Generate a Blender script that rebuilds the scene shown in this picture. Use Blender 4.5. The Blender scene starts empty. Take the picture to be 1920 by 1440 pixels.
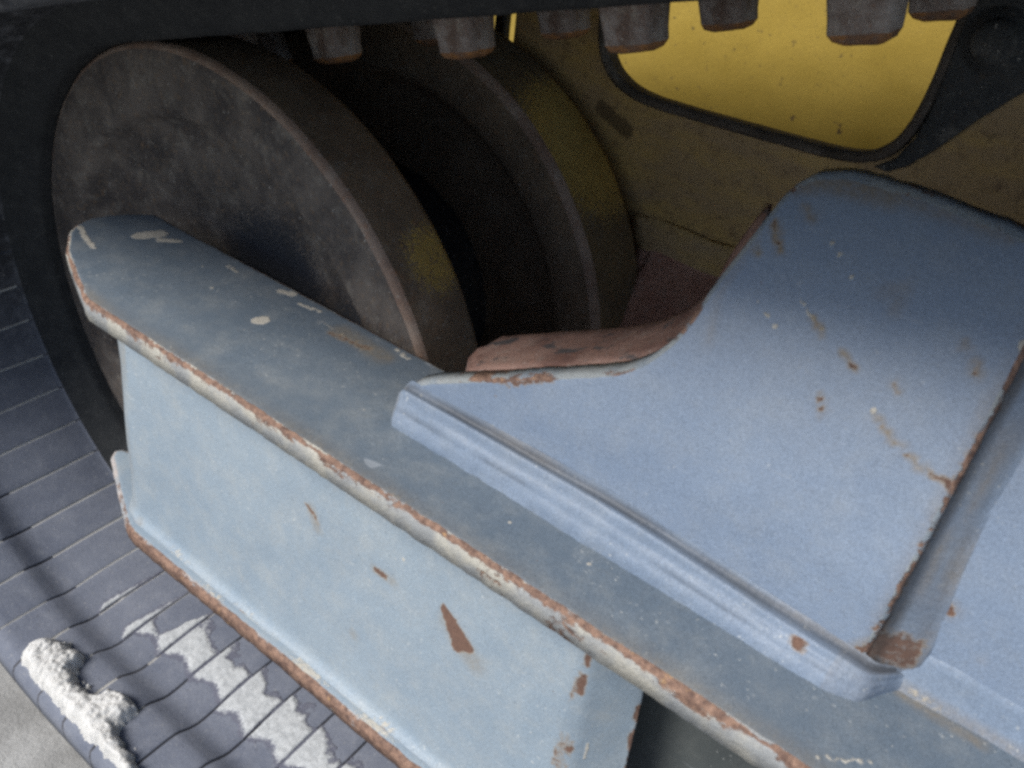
import bpy, bmesh, math, random
from mathutils import Vector, Matrix, noise as mnoise
from mathutils.geometry import delaunay_2d_cdt

scene = bpy.context.scene
COL = scene.collection
random.seed(7)

# ------------------------------------------------------------------ camera
# machine axes: X to the rear of the undercarriage, Y inward (along the axle), Z up
CAM = Vector((0.5384, -0.3581, 0.4190))
RIGHT = Vector((0.78997, 0.60518, 0.09849))
DOWN = Vector((0.41200, -0.40497, -0.81624))
FWD = Vector((-0.45409, 0.68539, -0.56925))
FPX, CX, CY = 1600.0, 960.0, 720.0
cd = bpy.data.cameras.new("camera")
cd.sensor_width = 36.0
cd.lens = 36.0 * FPX / 1920.0
cd.clip_start, cd.clip_end = 0.01, 400.0
cd.dof.use_dof = True
cd.dof.focus_distance = 0.62
cd.dof.aperture_fstop = 16.0
cam = bpy.data.objects.new("camera", cd)
COL.objects.link(cam)
m = Matrix((RIGHT, -DOWN, -FWD)).transposed().to_4x4()
m.translation = CAM
cam.matrix_world = m
scene.camera = cam

# ------------------------------------------------------------------ light
SUN_DIR = Vector((-0.28, -0.63, 0.725)).normalized()
world = bpy.data.worlds.new("World")
scene.world = world
world.use_nodes = True
wn = world.node_tree
bg = wn.nodes["Background"]
sky = wn.nodes.new("ShaderNodeTexSky")
sky.sky_type = 'NISHITA'
sky.sun_disc = False
sky.sun_elevation = math.asin(SUN_DIR.z)
sky.sun_rotation = math.atan2(SUN_DIR.x, SUN_DIR.y)
sky.air_density, sky.dust_density, sky.ozone_density = 1.0, 1.5, 2.0
wn.links.new(sky.outputs[0], bg.inputs[0])
bg.inputs[1].default_value = 0.058
sl = bpy.data.lights.new("sun", 'SUN')
sl.energy = 2.0
sl.angle = math.radians(24)
sl.color = (1.0, 0.97, 0.93)
so = bpy.data.objects.new("sun", sl)
COL.objects.link(so)
so.rotation_euler = (-SUN_DIR).to_track_quat('-Z', 'Y').to_euler()

scene.view_settings.view_transform = 'Standard'
scene.view_settings.look = 'None'
scene.view_settings.gamma = 1.0
scene.view_settings.exposure = 1.02
scene.render.engine = 'CYCLES'
scene.cycles.filter_width = 3.1
scene.cycles.use_denoising = False


# ------------------------------------------------------------------ helpers
def at(px, py, axis, val):
    """The machine-space point where the photograph's pixel meets a real plane."""
    d = RIGHT * (px - CX) + DOWN * (py - CY) + FWD * FPX
    return CAM + d * ((val - CAM[axis]) / d[axis])


def nz(p, s=1.0, o=0.0):
    return mnoise.noise(Vector((p[0] * s + o, p[1] * s - o, (p[2] if len(p) > 2 else 0.0) * s + 0.37 * o)))


def fbm(p, s, octv=4, o=0.0):
    a, t = 1.0, 0.0
    for k in range(octv):
        t += a * nz(p, s * 2 ** k, o + 3.1 * k)
        a *= 0.5
    return t


def sstep(a, b, x):
    t = min(1.0, max(0.0, (x - a) / (b - a)))
    return t * t * (3 - 2 * t)


def segd(p, a, b):
    ax, ay, bx, by = a[0], a[1], b[0], b[1]
    dx, dy = bx - ax, by - ay
    l2 = dx * dx + dy * dy
    t = 0.0 if l2 == 0 else min(1, max(0, ((p[0] - ax) * dx + (p[1] - ay) * dy) / l2))
    return math.hypot(p[0] - ax - t * dx, p[1] - ay - t * dy)


def thing(name, label, cat, loc=(0, 0, 0), group=None):
    o = bpy.data.objects.new(name, None)
    o.empty_display_size = 0.05
    o.location = loc
    COL.objects.link(o)
    o['label'], o['category'] = label, cat
    if group:
        o['group'] = group
    return o


def link(name, me, parent=None, label=None):
    o = bpy.data.objects.new(name, me)
    COL.objects.link(o)
    if parent is not None:
        o.parent = parent
        q, off = parent, Vector((0, 0, 0))
        while q is not None:
            off += q.location
            q = q.parent
        o.location = -off
    if label:
        o['label'] = label
    return o


def mesh(name, verts, faces, mats, fm=None, attrs=None, smooth=True):
    me = bpy.data.meshes.new(name)
    me.from_pydata([tuple(v) for v in verts], [], faces)
    for mt in mats:
        me.materials.append(mt)
    if fm:
        me.polygons.foreach_set("material_index", fm)
    me.polygons.foreach_set("use_smooth", [smooth] * len(faces))
    for k, vals in (attrs or {}).items():
        a = me.attributes.new(k, 'FLOAT', 'POINT')
        a.data.foreach_set("value", vals)
    me.validate()
    me.update()
    return me


def fix_normals(me):
    bm = bmesh.new()
    bm.from_mesh(me)
    bmesh.ops.recalc_face_normals(bm, faces=bm.faces)
    bm.to_mesh(me)
    bm.free()
    return me


def resample(loop, step, closed=True):
    out, n = [], len(loop)
    for i in range(n if closed else n - 1):
        a, b = loop[i], loop[(i + 1) % n]
        L = math.hypot(b[0] - a[0], b[1] - a[1])
        k = max(1, int(round(L / step)))
        for j in range(k):
            t = j / k
            out.append((a[0] + (b[0] - a[0]) * t, a[1] + (b[1] - a[1]) * t))
    if not closed:
        out.append(tuple(loop[-1]))
    return out


def chaikin(loop, n=2, closed=True):
    for _ in range(n):
        out = [] if closed else [loop[0]]
        N = len(loop)
        for i in range(N if closed else N - 1):
            a, b = loop[i], loop[(i + 1) % N]
            out.append((a[0] * .75 + b[0] * .25, a[1] * .75 + b[1] * .25))
            out.append((a[0] * .25 + b[0] * .75, a[1] * .25 + b[1] * .75))
        if not closed:
            out.append(loop[-1])
        loop = out
    return loop


def inside(p, loop):
    c = False
    j = len(loop) - 1
    for i in range(len(loop)):
        a, b = loop[i], loop[j]
        if (a[1] > p[1]) != (b[1] > p[1]) and p[0] < (b[0] - a[0]) * (p[1] - a[1]) / (b[1] - a[1]) + a[0]:
            c = not c
        j = i
    return c


def offset_loop(loop, d):
    out, n = [], len(loop)
    for i in range(n):
        a, b, c = loop[i - 1], loop[i], loop[(i + 1) % n]
        e1 = Vector((b[0] - a[0], b[1] - a[1])).normalized()
        e2 = Vector((c[0] - b[0], c[1] - b[1])).normalized()
        n1, n2 = Vector((e1.y, -e1.x)), Vector((e2.y, -e2.x))
        q = n1 + n2
        if q.length < 1e-6:
            q = n1
        q.normalize()
        k = max(0.5, q.dot(n1))
        out.append((b[0] - q.x * d / k, b[1] - q.y * d / k))
    return out


def plate(name, outline, mapf, thick, bevel, step, mats, parent=None, attrf=None, rag=0.0004, wave=0.0, label=None, bent=False, edge=None):
    """A cut plate: dense front face, rounded edge, side walls and back. Outline runs counter-clockwise in (u, v)."""
    area = sum(outline[i - 1][0] * outline[i][1] - outline[i][0] * outline[i - 1][1] for i in range(len(outline)))
    if area < 0:
        outline = outline[::-1]
    L = resample(outline, step * 1.3)
    L = [(p[0] + rag * fbm(p, 160, 3), p[1] + rag * fbm(p, 160, 3, 9.0)) for p in L]
    L0, L1 = offset_loop(L, bevel), offset_loop(L, bevel * 0.3)
    n = len(L)
    us, vs = [p[0] for p in L0], [p[1] for p in L0]
    pts = [Vector(p) for p in L0]
    # grid points strictly inside
    nv = int((max(vs) - min(vs)) / step) + 1
    for j in range(nv + 1):
        v = min(vs) + j * step
        xs = []
        for i in range(n):
            a, b = L0[i], L0[(i + 1) % n]
            if (a[1] > v) != (b[1] > v):
                xs.append(a[0] + (b[0] - a[0]) * (v - a[1]) / (b[1] - a[1]))
        xs.sort()
        for x0, x1 in zip(xs[::2], xs[1::2]):
            k = int((x1 - x0) / step)
            for q in range(1, k):
                pts.append(Vector((x0 + (x1 - x0) * q / k, v + (0.21 * step if q % 2 else 0))))
    edges = [(i, (i + 1) % n) for i in range(n)]
    V, _, F, *_r = delaunay_2d_cdt(pts, edges, [], 1, 1e-7)
    # keep triangles whose centre lies inside the loop (concave outlines)
    uv = [(p[0], p[1], 0.0) for p in V]
    faces, fm = [], []
    for f in F:
        faces.append(tuple(f))
        fm.append(0)
    base = len(uv)
    index0 = {}
    for i, p in enumerate(V[:n]):
        index0[i] = i
    for p in L1:
        uv.append((p[0], p[1], bevel * 0.3))
    for p in L:
        uv.append((p[0], p[1], bevel))
    for p in L:
        uv.append((p[0], p[1], thick))
    rings = [list(range(n)), list(range(base, base + n)), list(range(base + n, base + 2 * n)), list(range(base + 2 * n, base + 3 * n))]
    for r in range(3):
        for i in range(n):
            j = (i + 1) % n
            faces.append((rings[r][i], rings[r + 1][i], rings[r + 1][j], rings[r][j]))
            fm.append(1)
    if bent:                                    # the back follows the folds of the front
        nb = len(uv)
        for p in V:
            uv.append((p[0], p[1], thick))
        for f in F:
            faces.append(tuple(rings[3][i] if i < n else nb + i for i in reversed(f)))
            fm.append(0)
    else:
        faces.append(tuple(rings[3][::-1]))
        fm.append(0)
    verts = []
    for (u, v, w) in uv:
        ww = w
        if wave and w == 0.0:
            ww += wave * fbm((u, v), 14, 3, 5.0)
        verts.append(mapf(u, v, ww))
    attrs = {}
    if attrf:
        rows = [attrf(u, v) for (u, v, w) in uv]
        if edge:                                # how far rust has crept along each ring of the cut edge
            for r in range(1, 4):
                for i in rings[r]:
                    rows[i]["rust"] = edge[r - 1]
        for k in rows[0]:
            attrs[k] = [r[k] for r in rows]
    me = mesh(name, verts, faces, mats, fm, attrs)
    return link(name, fix_normals(me), parent, label)


def sweep(name, xs, secf, mats, parent=None, close=False, label=None, fmf=None, attrs=None):
    """Open cross-sections secf(x) -> list of points, joined along xs."""
    verts, faces, fm = [], [], []
    k = None
    for x in xs:
        s = secf(x)
        k = len(s)
        verts += s
    for i in range(len(xs) - 1):
        for j in range(k if close else k - 1):
            a, b = i * k + j, i * k + (j + 1) % k
            faces.append((a, b, b + k, a + k))
            fm.append(fmf(i, j) if fmf else 0)
    if close:
        faces.append(tuple(range(k)))
        faces.append(tuple(range((len(xs) - 1) * k, len(xs) * k))[::-1])
        fm += [0, 0]
    return link(name, fix_normals(mesh(name, verts, faces, mats, fm, attrs)), parent, label)


def lathe(name, prof, mats, parent=None, seg=160, idx=None, a0=0, a1=360, wob=0.0, label=None):
    """prof: (r, y) pairs around the Y axis."""
    verts, faces, fm = [], [], []
    full = abs(a1 - a0) >= 360
    n = seg if full else seg + 1
    for i in range(n):
        a = math.radians(a0 + (a1 - a0) * i / seg)
        for r, y in prof:
            q = r
            if wob:
                q += wob * fbm((math.cos(a) * r, math.sin(a) * r, y), 40, 3)
            verts.append((q * math.cos(a), y + wob * fbm((math.cos(a) * r, math.sin(a) * r, y), 33, 3, 4.0), q * math.sin(a)))
    k = len(prof)
    for i in range(seg):
        for j in range(k - 1):
            a, b = i * k + j, ((i + 1) % n) * k + j
            faces.append((a, a + 1, b + 1, b))
            fm.append(idx[j] if idx else 0)
    me = mesh(name, verts, faces, mats, fm)
    return link(name, fix_normals(me), parent, label)


def box_bm(bm, c, s, rot=None):
    r = bmesh.ops.create_cube(bm, size=1.0)
    M = Matrix.Translation(c) @ (rot.to_4x4() if rot else Matrix.Identity(4)) @ Matrix.Diagonal((*s, 1))
    bmesh.ops.transform(bm, matrix=M, verts=r['verts'])


# ------------------------------------------------------------------ materials
class NT:
    def __init__(s, name):
        s.m = bpy.data.materials.new(name)
        s.m.use_nodes = True
        s.t = s.m.node_tree
        s.b = s.t.nodes["Principled BSDF"]
        s.co = s.t.nodes.new("ShaderNodeTexCoord").outputs["Object"]

    def lk(s, a, b):
        if isinstance(a, (int, float)):
            b.default_value = a
        elif isinstance(a, tuple):
            b.default_value = a if len(a) == 4 or b.type == 'VECTOR' else (*a, 1.0)
        else:
            s.t.links.new(a, b)

    def noise(s, scale, detail=4, rough=0.55, stretch=None, dist=0.0, off=0.0):
        n = s.t.nodes.new("ShaderNodeTexNoise")
        n.inputs["Scale"].default_value = scale
        n.inputs["Detail"].default_value = detail
        n.inputs["Roughness"].default_value = rough
        n.inputs["Distortion"].default_value = dist
        mp = s.t.nodes.new("ShaderNodeMapping")
        s.lk(s.co, mp.inputs[0])
        mp.inputs["Location"].default_value = (off, off * 0.7, -off)
        if stretch:
            mp.inputs["Scale"].default_value = stretch
        s.lk(mp.outputs[0], n.inputs["Vector"])
        return n.outputs["Fac"]

    def attr(s, name):
        a = s.t.nodes.new("ShaderNodeAttribute")
        a.attribute_name = name
        return a.outputs["Fac"]

    def math(s, op, a, b=0.0, clamp=False):
        n = s.t.nodes.new("ShaderNodeMath")
        n.operation = op
        n.use_clamp = clamp
        s.lk(a, n.inputs[0])
        s.lk(b, n.inputs[1])
        return n.outputs[0]

    def step(s, x, a, b, lo=0.0, hi=1.0):
        n = s.t.nodes.new("ShaderNodeMapRange")
        n.interpolation_type = 'SMOOTHSTEP'
        s.lk(x, n.inputs[0])
        for i, v in ((1, a), (2, b), (3, lo), (4, hi)):
            n.inputs[i].default_value = v
        return n.outputs[0]

    def mix(s, f, a, b):
        n = s.t.nodes.new("ShaderNodeMix")
        n.data_type = 'RGBA'
        s.lk(f, n.inputs[0])
        s.lk(a, n.inputs[6])
        s.lk(b, n.inputs[7])
        return n.outputs[2]

    def bump(s, h, strength=0.3, dist=0.001):
        n = s.t.nodes.new("ShaderNodeBump")
        n.inputs["Strength"].default_value = strength
        n.inputs["Distance"].default_value = dist
        s.lk(h, n.inputs["Height"])
        s.t.links.new(n.outputs[0], s.b.inputs["Normal"])

    def speckle(s, col, amt):
        g = s.math('ADD', s.noise(1150, 2, 0.6, off=31), s.noise(2300, 1, 0.5, off=37))
        k = s.step(g, 0.72, 1.28, 1.0 - amt, 1.0 + amt)
        n = s.t.nodes.new("ShaderNodeVectorMath")
        n.operation = 'SCALE'
        s.lk(col, n.inputs[0])
        s.lk(k, n.inputs["Scale"])
        return n.outputs[0]

    def out(s, col, rough=0.6, metal=0.0, spec=0.4, grain=0.20):
        if not isinstance(col, tuple):
            col = s.speckle(col, grain)
        s.lk(col, s.b.inputs["Base Color"])
        s.lk(rough, s.b.inputs["Roughness"])
        s.b.inputs["Metallic"].default_value = metal
        s.b.inputs["Specular IOR Level"].default_value = spec
        return s.m


def painted(name, c1, c2, dustc=(0.46, 0.45, 0.40), dust_amt=0.35, rough=0.5, speck=0.55):
    t = NT(name)
    col = t.mix(t.step(t.noise(9, 5, 0.6), 0.35, 0.68), c1, c2)
    # fine dust film and specks
    film = t.step(t.noise(45, 7, 0.75, off=3), 0.38, 0.85, 0.0, dust_amt)
    col = t.mix(film, col, dustc)
    sp = t.step(t.noise(420, 2, 0.5, off=7), 0.66, 0.74, 0, speck)
    col = t.mix(t.math('MULTIPLY', sp, t.step(t.noise(22, 2, off=1), 0.42, 0.6)), col, (0.62, 0.62, 0.58))
    dk = t.step(t.noise(260, 3, 0.6, off=11), 0.62, 0.75, 0, 0.35)
    col = t.mix(dk, col, tuple(x * 0.55 for x in c1))
    # long thin scratches
    sc = t.step(t.noise(60, 2, 0.5, stretch=(0.35, 1.0, 6.0), dist=0.4, off=5), 0.735, 0.76, 0, 0.6 * speck)
    col = t.mix(sc, col, (0.52, 0.55, 0.58))
    n = t.noise(300, 4, 0.7, off=2)
    fine = t.noise(900, 2, 0.6, off=4)
    # dusty wash, mud and rust from the plate's own marks
    mud = t.step(t.math('ADD', t.attr("mud"), t.math('MULTIPLY', t.math('SUBTRACT', n, 0.5), 0.9)), 0.42, 0.62)
    col = t.mix(mud, col, t.mix(t.noise(160, 3), (0.40, 0.37, 0.31), (0.60, 0.57, 0.50)))
    stain_tone = t.math('MULTIPLY', t.attr("stain_tone"), t.step(n, 0.3, 0.7, 0.5, 1.0))
    col = t.mix(stain_tone, col, (0.26, 0.19, 0.10))
    r = t.math('ADD', t.attr("rust"), t.math('MULTIPLY', t.math('SUBTRACT', n, 0.5), 1.1))
    halo = t.step(r, 0.18, 0.5, 0, 0.6)
    col = t.mix(halo, col, (0.30, 0.22, 0.14))
    chip = t.math('MULTIPLY', t.step(t.noise(190, 4, 0.7, off=23), 0.69, 0.73), t.step(t.noise(16, 3, 0.6, off=29), 0.52, 0.62))
    rust = t.math('MAXIMUM', t.step(r, 0.42, 0.6), t.math('MULTIPLY', chip, 0.8))
    col = t.mix(rust, col, t.mix(t.noise(240, 4, 0.7, off=6), (0.075, 0.045, 0.038), (0.22, 0.125, 0.085)))
    dark_mask = t.attr("dark")  # painted shade and grime of the weld grooves
    col = t.mix(dark_mask, col, (0.03, 0.028, 0.027))
    h = t.math('ADD', t.math('MULTIPLY', fine, 0.25), t.math('MULTIPLY', n, 0.5))
    h = t.math('ADD', h, t.math('MULTIPLY', mud, 0.9))
    h = t.math('SUBTRACT', h, t.math('MULTIPLY', rust, 0.5))
    t.bump(h, 0.35, 0.0012)
    rg = t.math('ADD', t.math('ADD', rough - 0.06, t.math('MULTIPLY', n, 0.16)), t.math('MULTIPLY', t.math('MAXIMUM', rust, mud), 0.3))
    return t.out(col, rg)


def rusty_edge(name, paint, amt=0.5, pale=(0.46, 0.44, 0.38)):
    """Cut edge: old primer and paint left between eaten rust."""
    t = NT(name)
    n1 = t.noise(55, 5, 0.65, stretch=(0.55, 1.4, 1.4), off=2)
    n2 = t.noise(330, 4, 0.7, off=8)
    col = t.mix(t.step(t.noise(40, 3, off=5), 0.4, 0.62), paint, pale)
    m_ = t.math('ADD', n1, t.math('MULTIPLY', t.math('SUBTRACT', n2, 0.5), 0.5))
    m_ = t.math('ADD', m_, t.math('MULTIPLY', t.attr("rust"), 0.5))
    m_ = t.math('ADD', m_, t.math('MULTIPLY', t.math('SUBTRACT', t.noise(17, 3, 0.6, off=41), 0.5), 0.7))
    rust = t.step(m_, 0.62 - 0.3 * amt, 0.72 - 0.3 * amt)
    rc = t.mix(t.step(t.noise(210, 4, 0.7, off=1), 0.3, 0.7), (0.10, 0.058, 0.045), (0.30, 0.185, 0.13))
    rc = t.mix(t.step(t.noise(150, 3, 0.6, off=14), 0.64, 0.72, 0, 0.6), rc, (0.48, 0.29, 0.13))
    col = t.mix(rust, col, rc)
    t.bump(t.math('SUBTRACT', t.math('MULTIPLY', n2, 0.8), t.math('MULTIPLY', rust, 0.6)), 0.6, 0.0015)
    return t.out(col, 0.75)


def rusted(name, c1, c2, c3, yellow=None, scale=1.0, rough=0.8, spec=0.3, dust=0.25, spots=False):
    """All-over rust; yellow = list of (centre, radius) where old paint survives in flecks."""
    t = NT(name)
    n1 = t.noise(16 * scale, 6, 0.65)
    n2 = t.noise(170 * scale, 5, 0.7, off=3)
    col = t.mix(t.step(n1, 0.35, 0.65), c1, c2)
    col = t.mix(t.step(n2, 0.52, 0.72, 0, 0.7), col, c3)
    col = t.mix(t.step(t.noise(45 * scale, 5, 0.7, off=9), 0.5, 0.75, 0, dust), col, (0.40, 0.37, 0.32))
    if spots:                                   # flat grey scale left on the burnt edge
        col = t.mix(t.step(t.noise(62, 3, 0.6, stretch=(0.6, 1.0, 1.0), off=17), 0.58, 0.64, 0, 0.85), col, (0.075, 0.078, 0.082))
    sp = t.step(t.noise(480, 1, 0.4, off=12), 0.70, 0.76, 0, 0.6)
    col = t.mix(sp, col, (0.50, 0.48, 0.44))
    for (c, r, yc, keep) in (yellow or []):
        vm = t.t.nodes.new("ShaderNodeVectorMath")
        vm.operation = 'DISTANCE'
        t.lk(t.co, vm.inputs[0])
        vm.inputs[1].default_value = c
        d = t.step(vm.outputs["Value"], 0.25 * r, r, 0.22, -0.30)
        k = t.step(t.math('ADD', t.math('ADD', d, keep), t.noise(520, 3, 0.8, off=21)), 0.62, 0.70)
        col = t.mix(k, col, t.mix(t.noise(90, 3), yc, tuple(x * 0.6 for x in yc)))
    t.bump(t.math('ADD', n2, t.math('MULTIPLY', t.noise(700, 3, 0.7), 0.4)), 0.5, 0.0014)
    return t.out(col, rough, 0.0, spec)


M_A = painted("paint_grey_top", (0.118, 0.152, 0.190), (0.148, 0.182, 0.218), dust_amt=0.28)
M_WEB = painted("paint_grey_web", (0.235, 0.295, 0.35), (0.27, 0.33, 0.38), dust_amt=0.40)
M_D = painted("paint_grey_bracket", (0.205, 0.262, 0.352), (0.238, 0.295, 0.380), dust_amt=0.20, speck=0.22)
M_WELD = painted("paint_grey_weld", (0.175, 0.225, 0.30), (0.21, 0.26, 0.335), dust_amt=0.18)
M_EDGE = rusty_edge("rust_edge", (0.31, 0.32, 0.32), 0.36)
M_EDGE_LOW = rusty_edge("rust_edge_low", (0.30, 0.31, 0.32), 0.36, (0.42, 0.37, 0.34))
M_EDGE_D = rusty_edge("bracket_edge", (0.22, 0.26, 0.30), 0.15, (0.30, 0.32, 0.32))
M_CUT = rusted("torch_cut_rust", (0.17, 0.095, 0.078), (0.33, 0.205, 0.165), (0.38, 0.19, 0.12), scale=1.7, dust=0.35, spots=True)
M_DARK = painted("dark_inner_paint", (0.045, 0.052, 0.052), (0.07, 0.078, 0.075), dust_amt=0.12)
M_WHEEL = rusted("idler_rust", (0.058, 0.051, 0.049), (0.145, 0.125, 0.110), (0.21, 0.14, 0.085),
                 [((0.055, 0.02, 0.085), 0.105, (0.036, 0.040, 0.050), 0.10), ((0.150, 0.02, 0.075), 0.07, (0.06, 0.066, 0.08), 0.0)], dust=0.30, scale=1.3)
M_WRIM_EDGE = rusted("idler_edge_rust", (0.22, 0.145, 0.11), (0.34, 0.255, 0.20), (0.34, 0.18, 0.11), dust=0.4)
P1 = at(800, 490, 1, 0.045)
M_RIM = rusted("rim_rust", (0.15, 0.11, 0.078), (0.24, 0.175, 0.12), (0.30, 0.16, 0.085),
               [((P1.x, 0.042, P1.z), 0.055, (0.62, 0.42, 0.12), 0.0)])
P2 = at(1100, 260, 1, 0.26)
M_RIM2 = rusted("far_rim_paint", (0.12, 0.09, 0.06), (0.20, 0.145, 0.08), (0.26, 0.15, 0.075),
                [((P2.x, 0.26, P2.z), 0.13, (0.62, 0.42, 0.12), 0.06)])
M_HUB = rusted("hub_dark", (0.02, 0.02, 0.024), (0.04, 0.036, 0.034), (0.07, 0.05, 0.04), dust=0.1)
M_YOKE = rusted("yoke_paint", (0.022, 0.027, 0.038), (0.055, 0.055, 0.06), (0.11, 0.085, 0.065), dust=0.2)
M_LUG = rusted("lug_worn", (0.16, 0.115, 0.095), (0.36, 0.33, 0.315), (0.26, 0.13, 0.075), scale=2.6, dust=0.75)
M_LUGTIP = rusted("lug_tip_rust", (0.15, 0.10, 0.08), (0.44, 0.20, 0.06), (0.26, 0.17, 0.12), scale=3.2, dust=0.35)


def yellow_mat(name, c1, c2, grime, gamt, specks):
    t = NT(name)
    col = t.mix(t.step(t.noise(6, 4), 0.35, 0.65), c1, c2)
    g = t.step(t.noise(24, 7, 0.7, stretch=(0.5, 1.0, 1.6), off=2), 0.62 - 0.4 * gamt, 0.78 - 0.2 * gamt, 0, 0.25 + 0.7 * gamt)
    col = t.mix(g, col, grime)
    g2 = t.step(t.noise(90, 6, 0.7, off=9), 0.5, 0.72, 0, 0.9 * gamt)
    col = t.mix(g2, col, (0.13, 0.08, 0.05))
    spk = t.step(t.noise(105, 5, 0.7, off=6), 0.605, 0.67, 0, specks)
    col = t.mix(t.math('MULTIPLY', spk, t.step(t.noise(9, 2, off=5), 0.36, 0.56)), col, (0.10, 0.075, 0.035))
    fs = t.step(t.noise(600, 2, 0.5, off=13), 0.62, 0.72, 0, specks * 0.6)
    col = t.mix(fs, col, tuple(x * 0.5 for x in c1))
    st = t.step(t.math('ADD', t.attr("rust"), t.math('MULTIPLY', t.math('SUBTRACT', t.noise(200, 4, 0.7), 0.5), 0.9)), 0.4, 0.62, 0, 0.85)
    col = t.mix(st, col, (0.12, 0.08, 0.04))
    t.bump(t.noise(240, 5, 0.7), 0.25, 0.001)
    return t.out(col, 0.55)


M_YELLOW = yellow_mat("body_yellow", (0.36, 0.25, 0.042), (0.42, 0.295, 0.055), (0.38, 0.27, 0.05), 0.08, 0.7)
M_YFRAME = yellow_mat("frame_yellow_dusty", (0.50, 0.335, 0.115), (0.56, 0.39, 0.155), (0.36, 0.255, 0.155), 0.75, 0.5)
M_LIP = rusted("lip_dark", (0.07, 0.06, 0.05), (0.12, 0.10, 0.085), (0.14, 0.10, 0.07), dust=0.3)
M_STRUT = rusted("strut_dark", (0.045, 0.05, 0.055), (0.075, 0.078, 0.08), (0.09, 0.07, 0.055), dust=0.25)
M_RAIL = rusted("rail_rust", (0.36, 0.19, 0.14), (0.48, 0.29, 0.22), (0.44, 0.20, 0.13), scale=1.4, dust=0.3)
M_CHASSIS = rusted("chassis_black", (0.012, 0.012, 0.012), (0.02, 0.02, 0.02), (0.03, 0.025, 0.02), dust=0.05)


def rubber(name, c1, c2, dust, damt, bump=0.3, upper_shade=False):
    t = NT(name)
    col = t.mix(t.step(t.noise(12, 5, 0.6), 0.35, 0.68), c1, c2)
    if upper_shade:                                 # dusty lower run; above it the belt's shade is painted in near-black
        sx = t.t.nodes.new("ShaderNodeSeparateXYZ")
        t.lk(t.co, sx.inputs[0])
        lowz = t.step(t.math('ADD', sx.outputs[2], t.math('MULTIPLY', t.noise(8, 4), 0.08)), -0.16, 0.06)
        col = t.mix(lowz, col, (0.022, 0.023, 0.026))
    f = t.step(t.noise(70, 6, 0.7, off=4), 0.40, 0.78, 0, damt)
    col = t.mix(f, col, dust)
    sp = t.step(t.noise(500, 2, 0.5, off=6), 0.64, 0.73, 0, damt)
    col = t.mix(sp, col, (0.42, 0.41, 0.38))
    d2 = t.step(t.noise(350, 3, 0.6, off=16), 0.6, 0.72, 0, 0.5)
    col = t.mix(d2, col, tuple(x * 0.5 for x in c1))
    t.bump(t.math('ADD', t.noise(420, 4, 0.7), t.math('MULTIPLY', t.noise(60, 4), 0.7)), bump, 0.001)
    return t.out(col, 0.72, 0.0, 0.35)


M_RUB = rubber("rubber_dusty", (0.130, 0.145, 0.185), (0.165, 0.180, 0.220), (0.27, 0.28, 0.31), 0.4, upper_shade=True)
M_RUBD = rubber("rubber_black", (0.014, 0.016, 0.018), (0.022, 0.024, 0.026), (0.16, 0.16, 0.15), 0.14, 0.9)
M_GROOVE = rubber("groove_dust", (0.38, 0.37, 0.35), (0.48, 0.47, 0.44), (0.55, 0.54, 0.5), 0.5)
M_GROOVED = rubber("groove_dark", (0.045, 0.045, 0.052), (0.065, 0.065, 0.075), (0.2, 0.2, 0.2), 0.2)


def mud_mat(name, c1, c2, c3, scale=1.0, b=0.8):
    t = NT(name)
    n = t.noise(90 * scale, 6, 0.7)
    col = t.mix(t.step(n, 0.35, 0.66), c1, c2)
    col = t.mix(t.step(t.noise(330 * scale, 4, 0.7, off=5), 0.6, 0.74, 0, 0.6), col, c3)
    t.bump(t.math('ADD', n, t.math('MULTIPLY', t.noise(500 * scale, 5, 0.75, off=1), 0.5)), b, 0.0025)
    return t.out(col, 0.95, 0.0, 0.15)


M_MUD = mud_mat("mud_pale", (0.60, 0.59, 0.56), (0.72, 0.71, 0.68), (0.42, 0.41, 0.38))
def dust_mat():
    t = NT("dust_pale")
    n = t.noise(150, 6, 0.7)
    col = t.mix(t.step(n, 0.35, 0.66), (0.40, 0.415, 0.42), (0.55, 0.565, 0.565))
    col = t.mix(t.step(t.noise(520, 4, 0.7, off=5), 0.58, 0.72, 0, 0.7), col, (0.25, 0.25, 0.25))
    k = t.math('ADD', t.attr("cov"), t.math('MULTIPLY', t.math('SUBTRACT', t.noise(420, 5, 0.75, off=9), 0.5), 2.2))
    k = t.math('ADD', k, t.math('MULTIPLY', t.math('SUBTRACT', t.noise(90, 3, 0.6, off=4), 0.5), 1.6))
    col = t.mix(t.step(k, 0.05, 0.75), t.mix(t.noise(60, 3), (0.12, 0.125, 0.16), (0.16, 0.165, 0.20)), col)
    t.bump(t.math('ADD', n, t.math('MULTIPLY', t.noise(700, 4, 0.75, off=1), 0.5)), 0.5, 0.0015)
    return t.out(col, 0.95, 0.0, 0.15)


M_DUST = dust_mat()


def ground_mat():
    t = NT("ground_concrete")
    col = t.mix(t.step(t.noise(14, 6, 0.65), 0.35, 0.65), (0.28, 0.275, 0.26), (0.40, 0.395, 0.375))
    col = t.mix(t.step(t.noise(48, 5, 0.7, off=3), 0.60, 0.70, 0, 0.75), col, (0.20, 0.20, 0.185))
    col = t.mix(t.step(t.noise(150, 5, 0.7, off=9), 0.55, 0.72, 0, 0.5), col, (0.42, 0.41, 0.385))
    col = t.mix(t.step(t.noise(320, 3, 0.6, off=15), 0.63, 0.72, 0, 0.6), col, (0.16, 0.15, 0.14))
    t.bump(t.math('ADD', t.noise(60, 6, 0.7), t.math('MULTIPLY', t.noise(300, 4, 0.7), 0.5)), 0.6, 0.004)
    return t.out(col, 0.92, 0.0, 0.2)


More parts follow.
